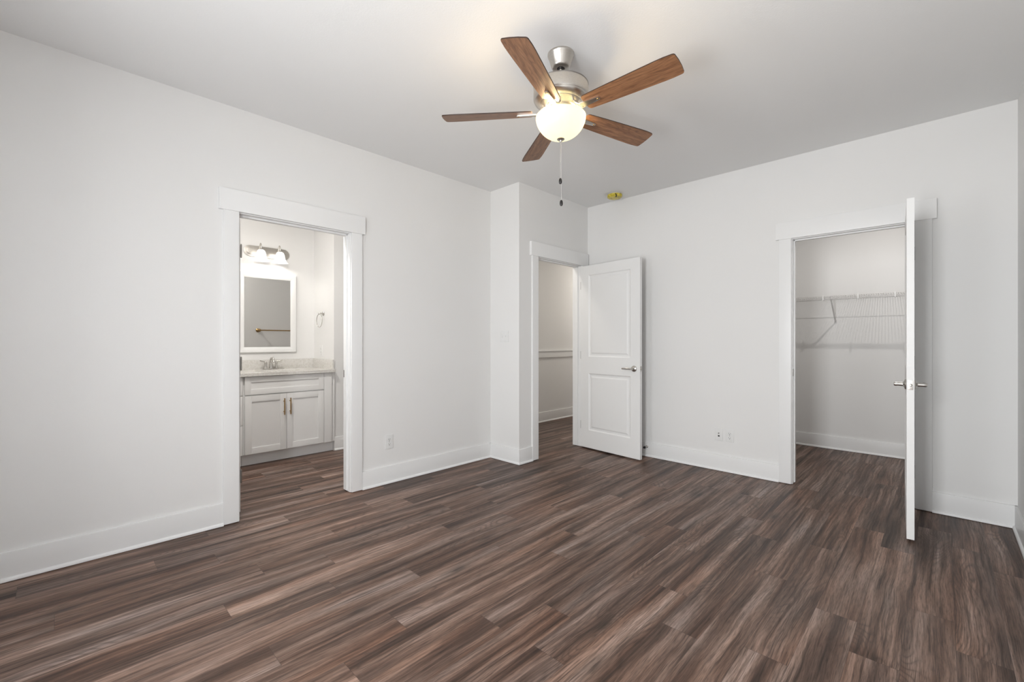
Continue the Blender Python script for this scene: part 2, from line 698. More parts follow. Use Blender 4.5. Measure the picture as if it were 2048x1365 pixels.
w = MB()
w.box(XE, C0 - J, YB, YB + WT, 0, H).box(C1 + J, XR, YB, YB + WT, 0, H).box(C0 - J, C1 + J, YB, YB + WT, RH, H)
struct(w.build('wall_back', M_WALL), 'white back wall with the closet doorway', 'wall')

w = MB().box(XR, XR + WT, YF - WT, CY + WT, 0, H)
struct(w.build('wall_right', M_WALL), 'white right wall at the edge of the photo', 'wall')

w = MB()
xs_ = [0.0]
for a_, b_, p_ in sorted(WINS):
    w.box(xs_[-1], a_, YF - WT, YF, 0, H).box(a_, b_, YF - WT, YF, 0, WIN_Z[0]).box(a_, b_, YF - WT, YF, WIN_Z[1], H)
    xs_.append(b_)
w.box(xs_[-1], XR, YF - WT, YF, 0, H)
struct(w.build('wall_front', M_WALL), 'white window wall behind the camera', 'wall')

# bathroom shell
struct(MB().box(BX - WT, BX, 0.60, BY, 0, H).build('wall_bathroom_back', M_WALL), 'white bathroom wall behind the mirror', 'wall')
struct(MB().box(BX, -WT, 0.60, 0.70, 0, H).build('wall_bathroom_left', M_WALL), 'white bathroom wall at the left end of the vanity', 'wall')
struct(MB().box(BX - WT, BXF, BY, 3.13, 0, H).build('wall_bathroom_right', M_WALL), 'white bathroom wall with the towel ring', 'wall')
struct(MB().box(BX - WT, -WT, 3.13, YN + WT, 0, H).build('wall_bathroom_far', M_WALL), 'white wall at the far end of the bathroom', 'wall')
# hall shell
HX = -0.890
struct(MB().box(HX - WT, HX, YN + WT, 7.0, 0, H).build('wall_hall_left', M_WALL), 'grey lit hall wall with a chair rail', 'wall')
struct(MB().box(HX - WT, XE, 7.0, 7.10, 0, H).build('wall_hall_end', M_WALL), 'white wall at the end of the hall', 'wall')
# closet shell
CXL = 2.00
struct(MB().box(CXL - WT, XR, CY, CY + WT, 0, H).build('wall_closet_back', M_WALL), 'white back wall of the closet', 'wall')
struct(MB().box(CXL - WT, CXL, YB + WT, CY, 0, H).build('wall_closet_left', M_WALL), 'white left wall of the closet', 'wall')


# ------------------------------------------------------------------ baseboards
BH, BT = 0.146, 0.014


def base_run(mb, axis, a, b, c, sgn, sa=0.0, sb=0.0):
    """board + shoe along x or y from a to b at wall plane c, room side sgn"""
    def bx(t0, t1, z0, z1, bev):
        lo, hi = sorted((c + sgn * t0, c + sgn * t1))
        if axis == 'y':
            mb.box(lo, hi, a, b, z0, z1, bev)
        else:
            mb.box(a, b, lo, hi, z0, z1, bev)
    bx(0, BT, 0.004, BH, 0.0015)
    # quarter round shoe
    n = 5
    prof = [(BT - 0.002, 0.003), (BT + 0.0115, 0.003)]
    for k in range(n + 1):
        t = k / n * PI / 2
        prof.append((BT + 0.0115 * math.cos(t), 0.006 + 0.015 * math.sin(t)))
    prof.append((BT - 0.002, 0.021))
    if axis == 'y':
        mb.prism([(c + sgn * p, z) for p, z in prof], a - sa, b + sb, 'y')
    else:
        mb.prism([(c + sgn * p, z) for p, z in prof], a - sa, b + sb, 'x')
    return mb


CW = 0.089
m_ = MB()
base_run(m_, 'y', YF, B0 - 0.006 - CW, 0, 1)
base_run(m_, 'y', B1 + 0.006 + CW, YN, 0, 1)
struct(m_.build('baseboard_left', M_TRIM), 'white baseboard along the left wall', 'baseboard')
struct(base_run(MB(), 'x', 0, XE + BT, YN, -1, 0, 0.0115).build('baseboard_nook', M_TRIM), 'white baseboard under the light switch', 'baseboard')
m_ = base_run(MB(), 'y', YN, E0 - 0.006 - CW, XE, 1, BT, 0)
base_run(m_, 'y', E1 + 0.006 + CW, YB, XE, 1)
struct(m_.build('baseboard_entry', M_TRIM), 'white baseboard beside the hall doorway', 'baseboard')
m_ = base_run(MB(), 'x', XE, C0 - 0.006 - CW, YB, -1)
base_run(m_, 'x', C1 + 0.006 + CW, XR, YB, -1)
struct(m_.build('baseboard_back', M_TRIM), 'white baseboard along the back wall', 'baseboard')
struct(base_run(MB(), 'y', YF, YB, XR, -1).build('baseboard_right', M_TRIM), 'white baseboard along the right wall', 'baseboard')
struct(base_run(MB(), 'x', 0, XR, YF, 1).build('baseboard_front', M_TRIM), 'white baseboard under the window', 'baseboard')
struct(base_run(MB(), 'y', BY, 3.13, BXF, 1).build('baseboard_bathroom', M_TRIM), 'white baseboard beside the bathroom vanity', 'baseboard')
struct(base_run(MB(), 'y', YN + WT, 7.0, HX, 1).build('baseboard_hall', M_TRIM), 'white baseboard along the hall wall', 'baseboard')
struct(base_run(MB(), 'x', CXL, XR, CY, -1).build('baseboard_closet', M_TRIM), 'white baseboard along the closet back wall', 'baseboard')

# hall chair rail: flat band with a thin cap
m_ = MB().box(HX, HX + 0.016, YN + WT, 7.0, 0.955, 1.045, 0.001).box(HX, HX + 0.026, YN + WT, 7.0, 1.045, 1.060, 0.002)
struct(m_.build('trim_4', M_TRIM), 'flat chair rail along the hall wall', 'trim')


# ------------------------------------------------------------------ door trims
def door_trim(name, axis, c0, c1, plane, sgn, depth, stop_at, label):
    """casing + jamb; axis is the axis the opening runs along, plane the room face, sgn towards the room"""
    root = empty(name)

    def bx(mb, a0, a1, t0, t1, z0, z1, bev=0.0012):
        lo, hi = sorted((plane + sgn * t0, plane + sgn * t1))
        if axis == 'y':
            mb.box(lo, hi, a0, a1, z0, z1, bev)
        else:
            mb.box(a0, a1, lo, hi, z0, z1, bev)
    i0, i1 = c0 - 0.006, c1 + 0.006
    k = MB()
    bx(k, i0 - CW, i0, 0.0, 0.018, 0.006, DH + 0.006)
    bx(k, i1, i1 + CW, 0.0, 0.018, 0.006, DH + 0.006)
    k.build('casing', M_TRIM, root)
    k = MB()
    bx(k, i0 - CW - 0.024, i1 + CW + 0.024, 0.0, 0.024, DH + 0.006, DH + 0.146)
    k.build('head_casing', M_TRIM, root)
    k = MB()
    bx(k, c0 - J, c0, -depth, -0.0005, 0.004, DH, 0)
    bx(k, c1, c1 + J, -depth, -0.0005, 0.004, DH, 0)
    bx(k, c0 - J, c1 + J, -depth, -0.0005, DH, DH + J - 0.001, 0)
    s0, s1 = stop_at
    bx(k, c0 - 0.001, c0 + 0.011, -s1, -s0, 0.012, DH + 0.004, 0.002)
    bx(k, c1 - 0.011, c1 + 0.001, -s1, -s0, 0.012, DH + 0.004, 0.002)
    bx(k, c0, c1, -s1, -s0, DH - 0.011, DH + 0.001, 0.002)
    k.build('jamb', M_TRIM, root)
    struct(root, label, 'door trim')
    return root


T1 = door_trim('trim_1', 'y', B0, B1, 0.0, 1, WT, (0.042, 0.078), 'white casing around the bathroom doorway')
T2 = door_trim('trim_2', 'y', E0, E1, XE, 1, WT, (0.038, 0.072), 'white casing around the hall doorway')
T3 = door_trim('trim_3', 'x', C0, C1, YB, -1, WT, (0.038, 0.072), 'white casing around the closet doorway')
# strike plates
MB().box(-0.112, -0.086, B1 - 0.0015, B1 + 0.002, 0.908, 0.966, 0.0005).build('strike_plate', M_DARKMET, T1)
MB().box(C0 - 0.002, C0 + 0.0015, YB + 0.004, YB + 0.032, 0.906, 0.966, 0.0005).build('strike_plate', M_DARKMET, T3)


# ------------------------------------------------------------------ doors
def door_face(bm, W, Hh, y, out, panels):
    """moulded face at depth y, recess direction -out; panels: (u0,u1,z0,z1)"""
    us = sorted({0.0, W, *[p[0] for p in panels], *[p[1] for p in panels]})
    zs = sorted({0.0, Hh, *[p[2] for p in panels], *[p[3] for p in panels]})

    def is_panel(u, z):
        return any(p[0] - 1e-6 <= u <= p[1] + 1e-6 and p[2] - 1e-6 <= z <= p[3] + 1e-6 for p in panels)
    V = {}

    def v(u, z, d=0.0):
        key = (round(u, 5), round(z, 5), round(d, 5))
        if key not in V:
            V[key] = bm.verts.new((u, y - out * d, z))
        return V[key]
    for i in range(len(us) - 1):
        for j in range(len(zs) - 1):
            if is_panel((us[i] + us[i + 1]) / 2, (zs[j] + zs[j + 1]) / 2):
                continue
            bm.faces.new((v(us[i], zs[j]), v(us[i + 1], zs[j]), v(us[i + 1], zs[j + 1]), v(us[i], zs[j + 1])))
    steps = [(0, 0), (0.004, 0.003), (0.012, 0.0085), (0.020, 0.009), (0.030, 0.009), (0.046, 0.003)]
    for (a, b, c, d) in panels:
        for (s0, d0), (s1, d1) in zip(steps[:-1], steps[1:]):
            r0 = [(a + s0, c + s0), (b - s0, c + s0), (b - s0, d - s0), (a + s0, d - s0)]
            r1 = [(a + s1, c + s1), (b - s1, c + s1), (b - s1, d - s1), (a + s1, d - s1)]
            for q in range(4):
                p, n = q, (q + 1) % 4
                bm.faces.new((v(*r0[p], d0), v(*r0[n], d0), v(*r1[n], d1), v(*r1[p], d1)))
        s, dd = steps[-1]
        bm.faces.new((v(a + s, c + s, dd), v(b - s, c + s, dd), v(b - s, d - s, dd), v(a + s, d - s, dd)))
    return [v(0, 0), v(W, 0), v(W, Hh), v(0, Hh)]


def make_door(name, loc, rz, W, Hh, th, handle_u, handle_z, label, hinge_side, pin=0.004, leaf=0.0015):
    """local x: hinge edge to free edge, y: thickness from 0 (face with the pin when hinge_side<0) to th"""
    root = empty(name, loc, rz)
    pan = [(0.112, W - 0.112, 0.195, 0.825), (0.112, W - 0.112, 1.010, Hh - 0.105)]
    mb = MB()
    a = door_face(mb.bm, W, Hh, 0.0, -1, pan)
    b = door_face(mb.bm, W, Hh, th, 1, pan)
    for k in range(4):
        mb.bm.faces.new((a[k], a[(k + 1) % 4], b[(k + 1) % 4], b[k]))
    bmesh.ops.remove_doubles(mb.bm, verts=mb.bm.verts, dist=1e-5)
    mb.build('slab', M_DOOR, root, smooth=20)
    # lever sets on both faces, levers towards the hinge
    for y, s in ((0.0, -1), (th, 1)):
        h = MB()
        h.lathe([(0, 0), (0.031, 0), (0.032, 0.003), (0.030, 0.007), (0.020, 0.010), (0.0125, 0.016), (0.0115, 0.040), (0.0125, 0.052),
                 (0.010, 0.058), (0, 0.058)] if s > 0 else
                [(0, 0), (0.031, 0), (0.032, -0.003), (0.030, -0.007), (0.020, -0.010), (0.0125, -0.016), (0.0115, -0.040),
                 (0.0125, -0.052), (0.010, -0.058), (0, -0.058)], 28, (handle_u, y, handle_z), 'y')
        yl = y + s * 0.047
        h.tube([(handle_u + 0.006, yl, handle_z), (handle_u - 0.02, yl, handle_z + 0.0005), (handle_u - 0.06, yl + s * 0.001, handle_z + 0.001),
                (handle_u - 0.095, yl + s * 0.001, handle_z), (handle_u - 0.114, yl - s * 0.002, handle_z - 0.001),
                (handle_u - 0.118, yl - s * 0.003, handle_z - 0.001)],
               [0.0095, 0.0105, 0.0095, 0.009, 0.0085, 0.005], 14)
        h.build('door_handle', M_NICKEL, root)
    lp = MB().box(W - 0.0005, W + 0.0012, th / 2 - 0.0125, th / 2 + 0.0125, handle_z - 0.028, handle_z + 0.028, 0.0004)
    lp.tube([(W, th / 2, handle_z), (W + 0.004, th / 2, handle_z), (W + 0.011, th / 2 - 0.002, handle_z)], [0.0085, 0.0085, 0.006], 16)
    lp.build('latch_plate', M_NICKEL, root)
    for z in (0.245, 1.025, 1.805):
        k = MB()
        yk = -pin if hinge_side < 0 else th + pin
        k.tube([(-0.004, yk, z - 0.043), (-0.004, yk, z + 0.043)], 0.0048, 12)
        k.tube([(-0.004, yk, z - 0.047), (-0.004, yk, z - 0.043)], [0.0030, 0.0048], 12)
        k.tube([(-0.004, yk, z + 0.043), (-0.004, yk, z + 0.048)], [0.0048, 0.0030], 12)
        k.box(-leaf, 0.0, 0.010 if leaf < 0.002 else 0.0005, th - 0.010, z - 0.043, z + 0.043)
        if pin > 0.01:
            k.box(-0.0055, -0.003, th - 0.006, yk, z - 0.043, z + 0.043)
        k.build('hinge', M_DARKMET, root)
    struct(root, label, 'door')
    return root


TH = 0.035
# entry door: open into the room, lying near the back wall
ang = math.atan2(4.157 - 4.2335, 1.200 - 0.434)
make_door('door_2', (0.434, 4.2335, 0.018), ang, 0.770, 2.018, TH, 0.703, 0.903,
          'white two-panel door open against the back wall', 1, 0.004, 0.0042)
# closet door: edge-on, standing out from the back wall
ang = math.atan2(3.664 - 4.392, 3.196 - 3.155)
make_door('door_3', (3.155, 4.392, 0.020), ang, 0.729, 2.030, TH, 0.729 - 0.067, 0.917,
          'white door seen edge-on in front of the closet doorway', 1, 0.0165)
# bathroom door: open inside the bathroom, only its hinge edge shows
make_door('door_1', (-0.127, 0.974, 0.018), PI - 0.012, 0.760, 2.028, TH, 0.693, 0.903,
          'white bathroom door opened inward behind the left casing', -1)
bpy.data.objects['door_1'].location = (-0.127, 0.974 + TH, 0.018)

# door stop on the back baseboard
ds = empty('door_stop', (1.155, YB - BT, 0.105))
MB().lathe([(0, 0), (0.012, 0), (0.012, -0.006), (0.006, -0.010), (0.006, -0.052), (0, -0.052)], 18, (0, 0, 0), 'y').build('stem', M_NICKEL, ds)
MB().lathe([(0, -0.048), (0.010, -0.048), (0.0125, -0.052), (0.0125, -0.066), (0.009, -0.072), (0, -0.073)], 18, (0, 0, 0), 'y').build('rubber_tip', M_BLACK, ds)
tag(ds, 'small metal door stop with black tip on the baseboard behind the open hall door', 'door stop')

# unseen windows added behind the camera to let the daylight in
for i_, (x0, x1, p_) in enumerate(sorted(WINS)):
    wr = empty('window_%d' % (i_ + 1))
    z0, z1 = WIN_Z
    k = MB()
    for a, b, c, d in ((x0, x0 + 0.04, z0, z1), (x1 - 0.04, x1, z0, z1), (x0, x1, z0, z0 + 0.04), (x0, x1, z1 - 0.04, z1),
                       (x0, x1, (z0 + z1) / 2 - 0.02, (z0 + z1) / 2 + 0.02)):
        k.box(a, b, YF - 0.09, YF - 0.04, c, d, 0.002)
    k.build('window_frame', M_TRIM, wr)
    MB().box(x0 + 0.02, x1 - 0.02, YF - 0.067, YF - 0.063, z0 + 0.02, z1 - 0.02).build('pane', M_PANE, wr, smooth=0)
    MB().box(x0 - 0.06, x1 + 0.06, YF - 0.09, YF + 0.03, z0 - 0.03, z0, 0.003).build('window_sill', M_TRIM, wr)
    struct(wr, ('left' if i_ == 0 else 'right') + ' added window in the unseen wall behind the camera', 'window')


# ------------------------------------------------------------------ ceiling fan
FX, FY = 1.8767, 2.0217
fan = empty('ceiling_fan', (FX, FY, H))


def rel(z):
    return z - H


MB().lathe([(0, 0), (0.071, 0), (0.071, -0.006), (0.069, -0.012), (0.0665, -0.014), (0.051, -0.066), (0.047, -0.074), (0.042, -0.077),
            (0.021, -0.077), (0.021, -0.066), (0, -0.066)], 48).build('canopy', M_BRUSH, fan)
MB().lathe([(0, -0.060), (0.019, -0.064), (0.0195, -0.074), (0.016, -0.082), (0, -0.084)], 24).build('hanger_ball', M_BLACK, fan)
k = MB().tube([(0, 0, -0.07), (0, 0, rel(2.56))], 0.0105, 20)
k.lathe([(0, rel(2.595)), (0.020, rel(2.595)), (0.022, rel(2.585)), (0.022, rel(2.568)), (0, rel(2.568))], 24)
k.build('downrod', M_BRUSH, fan)
hz = MB().lathe([(0, rel(2.574)), (0.060, rel(2.576)), (0.138, rel(2.574)), (0.1455, rel(2.570)), (0.147, rel(2.560)), (0.1475, rel(2.510)),
                 (0.146, rel(2.5015)), (0.1445, rel(2.500)), (0.1445, rel(2.498)), (0.140, rel(2.490)), (0.117, rel(2.4745)), (0.114, rel(2.4735)),
                 (0.114, rel(2.4715)), (0.104, rel(2.464)), (0.088, rel(2.456)), (0.084, rel(2.450)), (0, rel(2.450))], 64)
hz.build('motor_housing', M_BRUSH, fan)
MB().lathe([(0, rel(2.5765)), (0.132, rel(2.5795)), (0.1465, rel(2.5725)), (0.1478, rel(2.569)), (0.1462, rel(2.5665))], 64).build('top_rim', M_DARKMET, fan)
MB().lathe([(0.0, rel(2.452)), (0.070, rel(2.452)), (0.070, rel(2.436)), (0.062, rel(2.430)), (0.058, rel(2.418)), (0.066, rel(2.412)), (0.066, rel(2.408)),
            (0, rel(2.408))], 48).build('switch_housing', M_BRUSH, fan)


def blade_outline():
    # root 0.150 .. tip 0.641, widest near the tip, soft corners
    pts = []
    r0, r1 = 0.152, 0.643
    w0, w1 = 0.098, 0.131
    hw = lambda r: 0.5 * (w0 + (w1 - w0) * min(1.0, ((r - r0) / (0.40)) ** 0.8 if r > r0 else 0)) - (0.0025 if r > 0.60 else 0)
    side = [(r, hw(r)) for r in [r0 + 0.012 + (r1 - 0.014 - r0 - 0.012) * i / 12 for i in range(13)]]
    # root corner arcs
    low = [(r0, -w0 / 2 + 0.014), (r0 + 0.004, -w0 / 2 + 0.004)] + [(r, -h) for r, h in side]
    tip = [(r1 - 0.006, -w1 / 2 + 0.005), (r1 - 0.002, -w1 / 2 + 0.011), (r1 + 0.0015, -0.02), (r1 + 0.0015, 0.02),
           (r1 - 0.002, w1 / 2 - 0.011), (r1 - 0.006, w1 / 2 - 0.005)]
    up = [(r, h) for r, h in side[::-1]] + [(r0 + 0.004, w0 / 2 - 0.004), (r0, w0 / 2 - 0.014)]
    return low + tip + up


ZB = 2.431
for k in range(5):
    a = math.radians(-69.366 + 72 * k)
    R = Matrix.Rotation(a, 4, 'Z') @ Matrix.Translation((0, 0, rel(ZB))) @ Matrix.Rotation(math.radians(-12.6), 4, 'X')
    mb = MB().prism(blade_outline(), -0.0028, 0.0028, 'z', 0.0, 0, 1)
    bl = mb.build('blade', [M_BLADE, M_BLADE_EDGE], fan, smooth=30)
    bl.matrix_local = R
    # blade arm: flat tongue under the blade and a curled wishbone back to the motor
    ir = MB()
    tongue = [(0.118, -0.020), (0.150, -0.0165), (0.225, -0.0105), (0.236, -0.0085), (0.241, 0.0), (0.236, 0.0085), (0.225, 0.0105), (0.150, 0.0165), (0.118, 0.020)]
    ir.prism(tongue, -0.0095, -0.0030, 'z', 0.001)
    arm = ir.build('blade_arm', M_BRUSH, fan)
    arm.matrix_local = R
    sc = MB().lathe([(0, -0.0130), (0.0045, -0.0120), (0.0058, -0.0095), (0, -0.0095)], 14, (0.229, 0, 0))
    sc.build('screw', M_BRASS, arm)
    lp = MB()
    for s in (-1, 1):
        lp.tube([(0.078, s * 0.012, 0.026), (0.092, s * 0.020, 0.022), (0.104, s * 0.026, 0.010), (0.112, s * 0.026, -0.003),
                 (0.122, s * 0.018, -0.0065), (0.135, s * 0.010, -0.0065)], [0.006, 0.006, 0.0062, 0.0062, 0.006, 0.005], 10)
    lp.build('wishbone', M_BRUSH, arm)

# glass bowl, open at the top
pr = []
RB, ZR, ZBOT = 0.134, 2.410, 2.289
for i in range(15):
    t = i / 14 * PI / 2
    pr.append((RB * math.cos(t) ** 0.88 if i < 14 else 0.0, rel(ZR - 0.008 - (ZR - 0.008 - ZBOT) * math.sin(t) ** 1.15)))
outer = [(RB - 0.004, rel(ZR)), (RB - 0.0005, rel(ZR - 0.002))] + pr
MB().lathe(outer, 64).build('light_bowl', M_BOWL, fan, smooth=60)
MB().lathe([(0, rel(2.292)), (0.019, rel(2.2905)), (0.021, rel(2.287)), (0.017, rel(2.283)), (0.008, rel(2.280)), (0.006, rel(2.274)), (0, rel(2.272))], 28
           ).build('finial', M_BRUSH, fan)
MB().tube([(0, 0, rel(2.41)), (0, 0, rel(2.288))], 0.004, 10).build('stem', M_BRUSH, fan)
for dx, dy, zb in ((-0.0015, -0.0015, 2.063), (0.0020, 0.0020, 1.945)):
    n = int((2.276 - zb) / 0.0042)
    c = MB()
    c.tube([(dx, dy, rel(2.277)), (dx, dy, rel(zb + 0.012))], 0.0011, 6)
    for q in range(n - 4):
        z = rel(2.272 - q * 0.0042)
        c.lathe([(0, 0.0017), (0.0017, 0), (0, -0.0017)], 6, (dx, dy, z))
    ch = c.build('pull_chain', M_CHAIN, fan)
    MB().lathe([(0, 0.016), (0.0035, 0.015), (0.0072, 0.009), (0.0085, 0.0), (0.0082, -0.008), (0.006, -0.015), (0, -0.017)], 18, (dx, dy, rel(zb))
               ).build('knob', M_BLACK, ch)
tag(fan, 'five-blade wooden ceiling fan with brushed nickel motor and glowing glass bowl', 'ceiling fan')
# bulbs in the bowl
for bx_, by_ in ((0.062, 0.055), (-0.068, -0.050), (0.010, -0.085)):
    point_light('fan_bulb', (FX + bx_, FY + by_, 2.418), 3.3, (1.0, 0.76, 0.44), 0.025)

# ------------------------------------------------------------------ smoke detector in its yellow cover
sd = empty('smoke_detector', (0.880, 4.215, H))
MB().lathe([(0, 0), (0.066, 0), (0.066, -0.010), (0, -0.010)], 40).build('base', M_PLASTIC, sd)
MB().lathe([(0.070, -0.006), (0.075, -0.008), (0.077, -0.018), (0.075, -0.032), (0.066, -0.040), (0.040, -0.043), (0, -0.044)], 44).build('dust_cover', M_YELLOW, sd)
k = MB()
k.tube([(0.046, -0.062, -0.016), (0.056, -0.060, -0.032), (0.046, -0.046, -0.043), (0.034, -0.036, -0.046)], [0.004, 0.006, 0.007, 0.003], 8)
k.build('pull_tab', plain('dark_olive_plastic', (0.05, 0.042, 0.008), 0.3), sd)
tag(sd, 'yellow covered smoke detector on the ceiling near the back wall', 'smoke detector')


# ------------------------------------------------------------------ wall plates (local: x across, z up, -y out of the wall)
def plate_mesh(w, h):
    mb = MB()
    mb.box(-w / 2, w / 2, -0.005, 0, -h / 2, h / 2, 0.0018)
    return mb


def make_outlet(name, loc, rz, label, cat='outlet', group=None):
    r = empty(name, loc, rz)
    plate_mesh(0.072, 0.116).build('cover_plate', M_PLASTIC, r)
    for s in (-1, 1):
        zc = s * 0.0195
        n = 20
        out = []
        for q in range(n):
            t = 2 * PI * q / n
            out.append((max(-0.0165, min(0.0165, 0.0185 * math.cos(t))), zc + max(-0.0125, min(0.0125, 0.0165 * math.sin(t)))))
        rc = MB().prism(out, -0.0068, -0.004, 'y').build('receptacle', M_PLASTIC, r)
        sl = MB()
        sl.box(-0.0080, -0.0058, -0.0071, -0.006, zc - 0.001, zc + 0.008)
        sl.box(0.0058, 0.0080, -0.0071, -0.006, zc - 0.001, zc + 0.007)
        sl.tube([(0, -0.0071, zc - 0.0075), (0, -0.006, zc - 0.0075)], 0.0032, 10)
        sl.build('slots', M_SLOT, rc)
    MB().lathe([(0, -0.0062), (0.0028, -0.006), (0.003, -0.0045)], 10, (0, 0, 0), 'y').build('screw', M_NICKEL, r)
    return tag(r, label, cat, group)


G = 'duplex outlets'
make_outlet('wall_outlet', (0.0, 2.080, 0.349), PI / 2, 'white duplex outlet low on the left wall beside the bathroom door casing', group=G)
make_outlet('wall_outlet', (1.959, YB, 0.333), 0, 'white duplex outlet on the back wall, the one nearer the closet doorway', group=G)
make_outlet('wall_outlet', (-1.748, BY, 1.093), 0, 'white duplex outlet above the vanity below the towel ring', group=G)

jk = empty('wall_jack', (1.864, YB, 0.333))
plate_mesh(0.072, 0.116).build('cover_plate', M_PLASTIC, jk)
MB().tube([(0, -0.004, 0.0125), (0, -0.012, 0.0125)], 0.0058, 12).build('coax_connector', M_DARKMET, jk)
MB().box(-0.0075, 0.0075, -0.0062, -0.004, -0.0200, -0.0070, 0.0005).build('data_port', M_SLOT, jk)
tag(jk, 'white cable and data jack plate on the back wall, left of the outlet', 'wall jack')

sw = empty('light_switch', (0.205, YN, 1.246))
plate_mesh(0.116, 0.116).build('cover_plate', M_PLASTIC, sw)
for x in (-0.023, 0.023):
    t = MB().box(x - 0.005, x + 0.005, -0.0062, -0.004, -0.012, 0.012, 0.0004)
    t.prism([(-0.005, -0.004), (-0.016, 0.006 if x > 0 else -0.008), (-0.015, 0.010 if x > 0 else -0.012), (-0.005, 0.004)], x - 0.0035, x + 0.0035, 'x')
    t.build('toggle', M_PLASTIC, sw)
tag(sw, 'white double light switch on the short wall beside the hall doorway', 'light switch')

# ------------------------------------------------------------------ bathroom vanity
XD = -1.380          # front of doors
XC = XD - 0.019      # cabinet face frame
V1 = BY              # right end


def shaker(mb, y0, y1, z0, z1, fw=0.058, x=XD, th=0.019):
    """frame-and-panel front facing +x"""
    mb.box(x - th, x, y0, y0 + fw, z0, z1, 0.0012).box(x - th, x, y1 - fw, y1, z0, z1, 0.0012)
    mb.box(x - th, x, y0 + fw, y1 - fw, z0, z0 + fw, 0.0012).box(x - th, x, y0 + fw, y1 - fw, z1 - fw, z1, 0.0012)
    mb.box(x - th, x - 0.008, y0 + fw - 0.001, y1 - fw + 0.001, z0 + fw - 0.001, z1 - fw + 0.001)
    return mb


def pull_handle(y, z0, z1, parent):
    h = MB()
    h.tube([(XD + 0.030, y, z0), (XD + 0.030, y, z1)], 0.0058, 12)
    for z in (z0 + 0.030, z1 - 0.030):
        h.tube([(XD - 0.001, y, z), (XD + 0.030, y, z)], 0.0045, 10)
    return h.build('handle', M_BRASS, parent)


va = empty('vanity_cabinet', (0, 0, 0))
k = MB().box(BX + 0.001, BX + 0.012, 1.352, V1 - 0.002, 0.112, 0.860).box(BX + 0.012, XC, 1.352, V1 - 0.002, 0.112, 0.130)
k.box(BX + 0.012, XC, 1.352, 1.370, 0.130, 0.860).box(BX + 0.012, XC, V1 - 0.020, V1 - 0.002, 0.130, 0.860).box(XC - 0.018, XC, 1.370, V1 - 0.020, 0.130, 0.860)
k.build('carcass', M_CAB, va)
shaker(MB(), 1.362, 2.108, 0.684, 0.857, 0.052).build('false_drawer_front', M_CAB, va)
d1 = shaker(MB(), 1.362, 1.7335, 0.116, 0.674).build('door', M_CAB, va)
d2 = shaker(MB(), 1.7365, 2.108, 0.116, 0.674).build('door', M_CAB, va)
pull_handle(1.706, 0.464, 0.628, d1)
pull_handle(1.764, 0.464, 0.628, d2)
MB().box(XC - 0.001, XD - 0.004, 2.112, 2.1965, 0.112, 0.858, 0.001).build('filler_panel', M_CAB, va)
MB().box(BX + 0.05, -1.446, 1.352, V1 - 0.002, 0.002, 0.112).build('toe_kick', M_CAB, va)
tag(va, 'white two-door sink cabinet with brass pulls in the bathroom', 'cabinet')

dr = empty('drawer_cabinet', (0, 0, 0))
MB().box(BX + 0.001, XC, 0.705, 1.350, 0.112, 0.860).build('carcass', M_CAB, dr)
for z0_, z1_ in ((0.684, 0.857), (0.404, 0.674), (0.116, 0.394)):
    q = shaker(MB(), 0.730, 1.343, z0_, z1_, 0.052).build('drawer', M_CAB, dr)
    h = MB().tube([(XD + 0.030, 0.955, (z0_ + z1_) / 2), (XD + 0.030, 1.118, (z0_ + z1_) / 2)], 0.0058, 12)
    for y in (0.985, 1.088):
        h.tube([(XD - 0.001, y, (z0_ + z1_) / 2), (XD + 0.030, y, (z0_ + z1_) / 2)], 0.0045, 10)
    h.build('handle', M_BRASS, q)
MB().box(BX + 0.05, -1.446, 0.705, 1.350, 0.002, 0.112).build('toe_kick', M_CAB, dr)
tag(dr, 'white drawer cabinet left of the sink cabinet, mostly hidden by the casing', 'cabinet')

# countertop with an oval sink cut-out
ct = empty('vanity_countertop', (0, 0, 0))
CX0, CX1, CY0, CY1, CZ0, CZ1 = BX + 0.001, -1.356, 0.702, 2.226, 0.862, 0.892
SX, SY, SRX, SRY = -1.640, 1.735, 0.165, 0.215
bm = bmesh.new()
n = 64
ell, rect = [], []
for q in range(n):
    t = 2 * PI * q / n
    c, s = math.cos(t), math.sin(t)
    ell.append((SX + SRX * c, SY + SRY * s))
    # ray to the rectangle
    tx = (CX1 - SX) / c if c > 1e-9 else ((CX0 - SX) / c if c < -1e-9 else 1e9)
    ty = (CY1 - SY) / s if s > 1e-9 else ((CY0 - SY) / s if s < -1e-9 else 1e9)
    u = min(tx, ty)
    rect.append((SX + u * c, SY + u * s))
for corner in ((CX0, CY0), (CX1, CY0), (CX1, CY1), (CX0, CY1)):
    i = min(range(n), key=lambda q: (rect[q][0] - corner[0]) ** 2 + (rect[q][1] - corner[1]) ** 2)
    rect[i] = corner
loops = []
for z in (CZ1, CZ0):
    loops.append(([bm.verts.new((x, y, z)) for x, y in rect], [bm.verts.new((x, y, z)) for x, y in ell]))
for (ro, el) in loops:
    for q in range(n):
        bm.faces.new((ro[q], ro[(q + 1) % n], el[(q + 1) % n], el[q]))
for idx in (0, 1):
    a, b = loops[0][idx], loops[1][idx]
    for q in range(n):
        bm.faces.new((a[q], a[(q + 1) % n], b[(q + 1) % n], b[q]))
k = MB()
k.bm.free()
k.bm = bm
k.build('slab', M_STONE, ct, smooth=30)
MB().box(CX0, CX0 + 0.020, CY0, BY - 0.001, CZ1, 0.996, 0.0012).build('backsplash', M_STONE, ct)
MB().box(CX0 + 0.0205, -1.405, BY - 0.021, BY - 0.001, CZ1, 0.996, 0.0012).build('side_splash', M_STONE, ct)
k = MB()
prof = []
for q in range(9):
    t = q / 8 * PI / 2
    prof.append((math.cos(t), -0.14 * math.sin(t)))
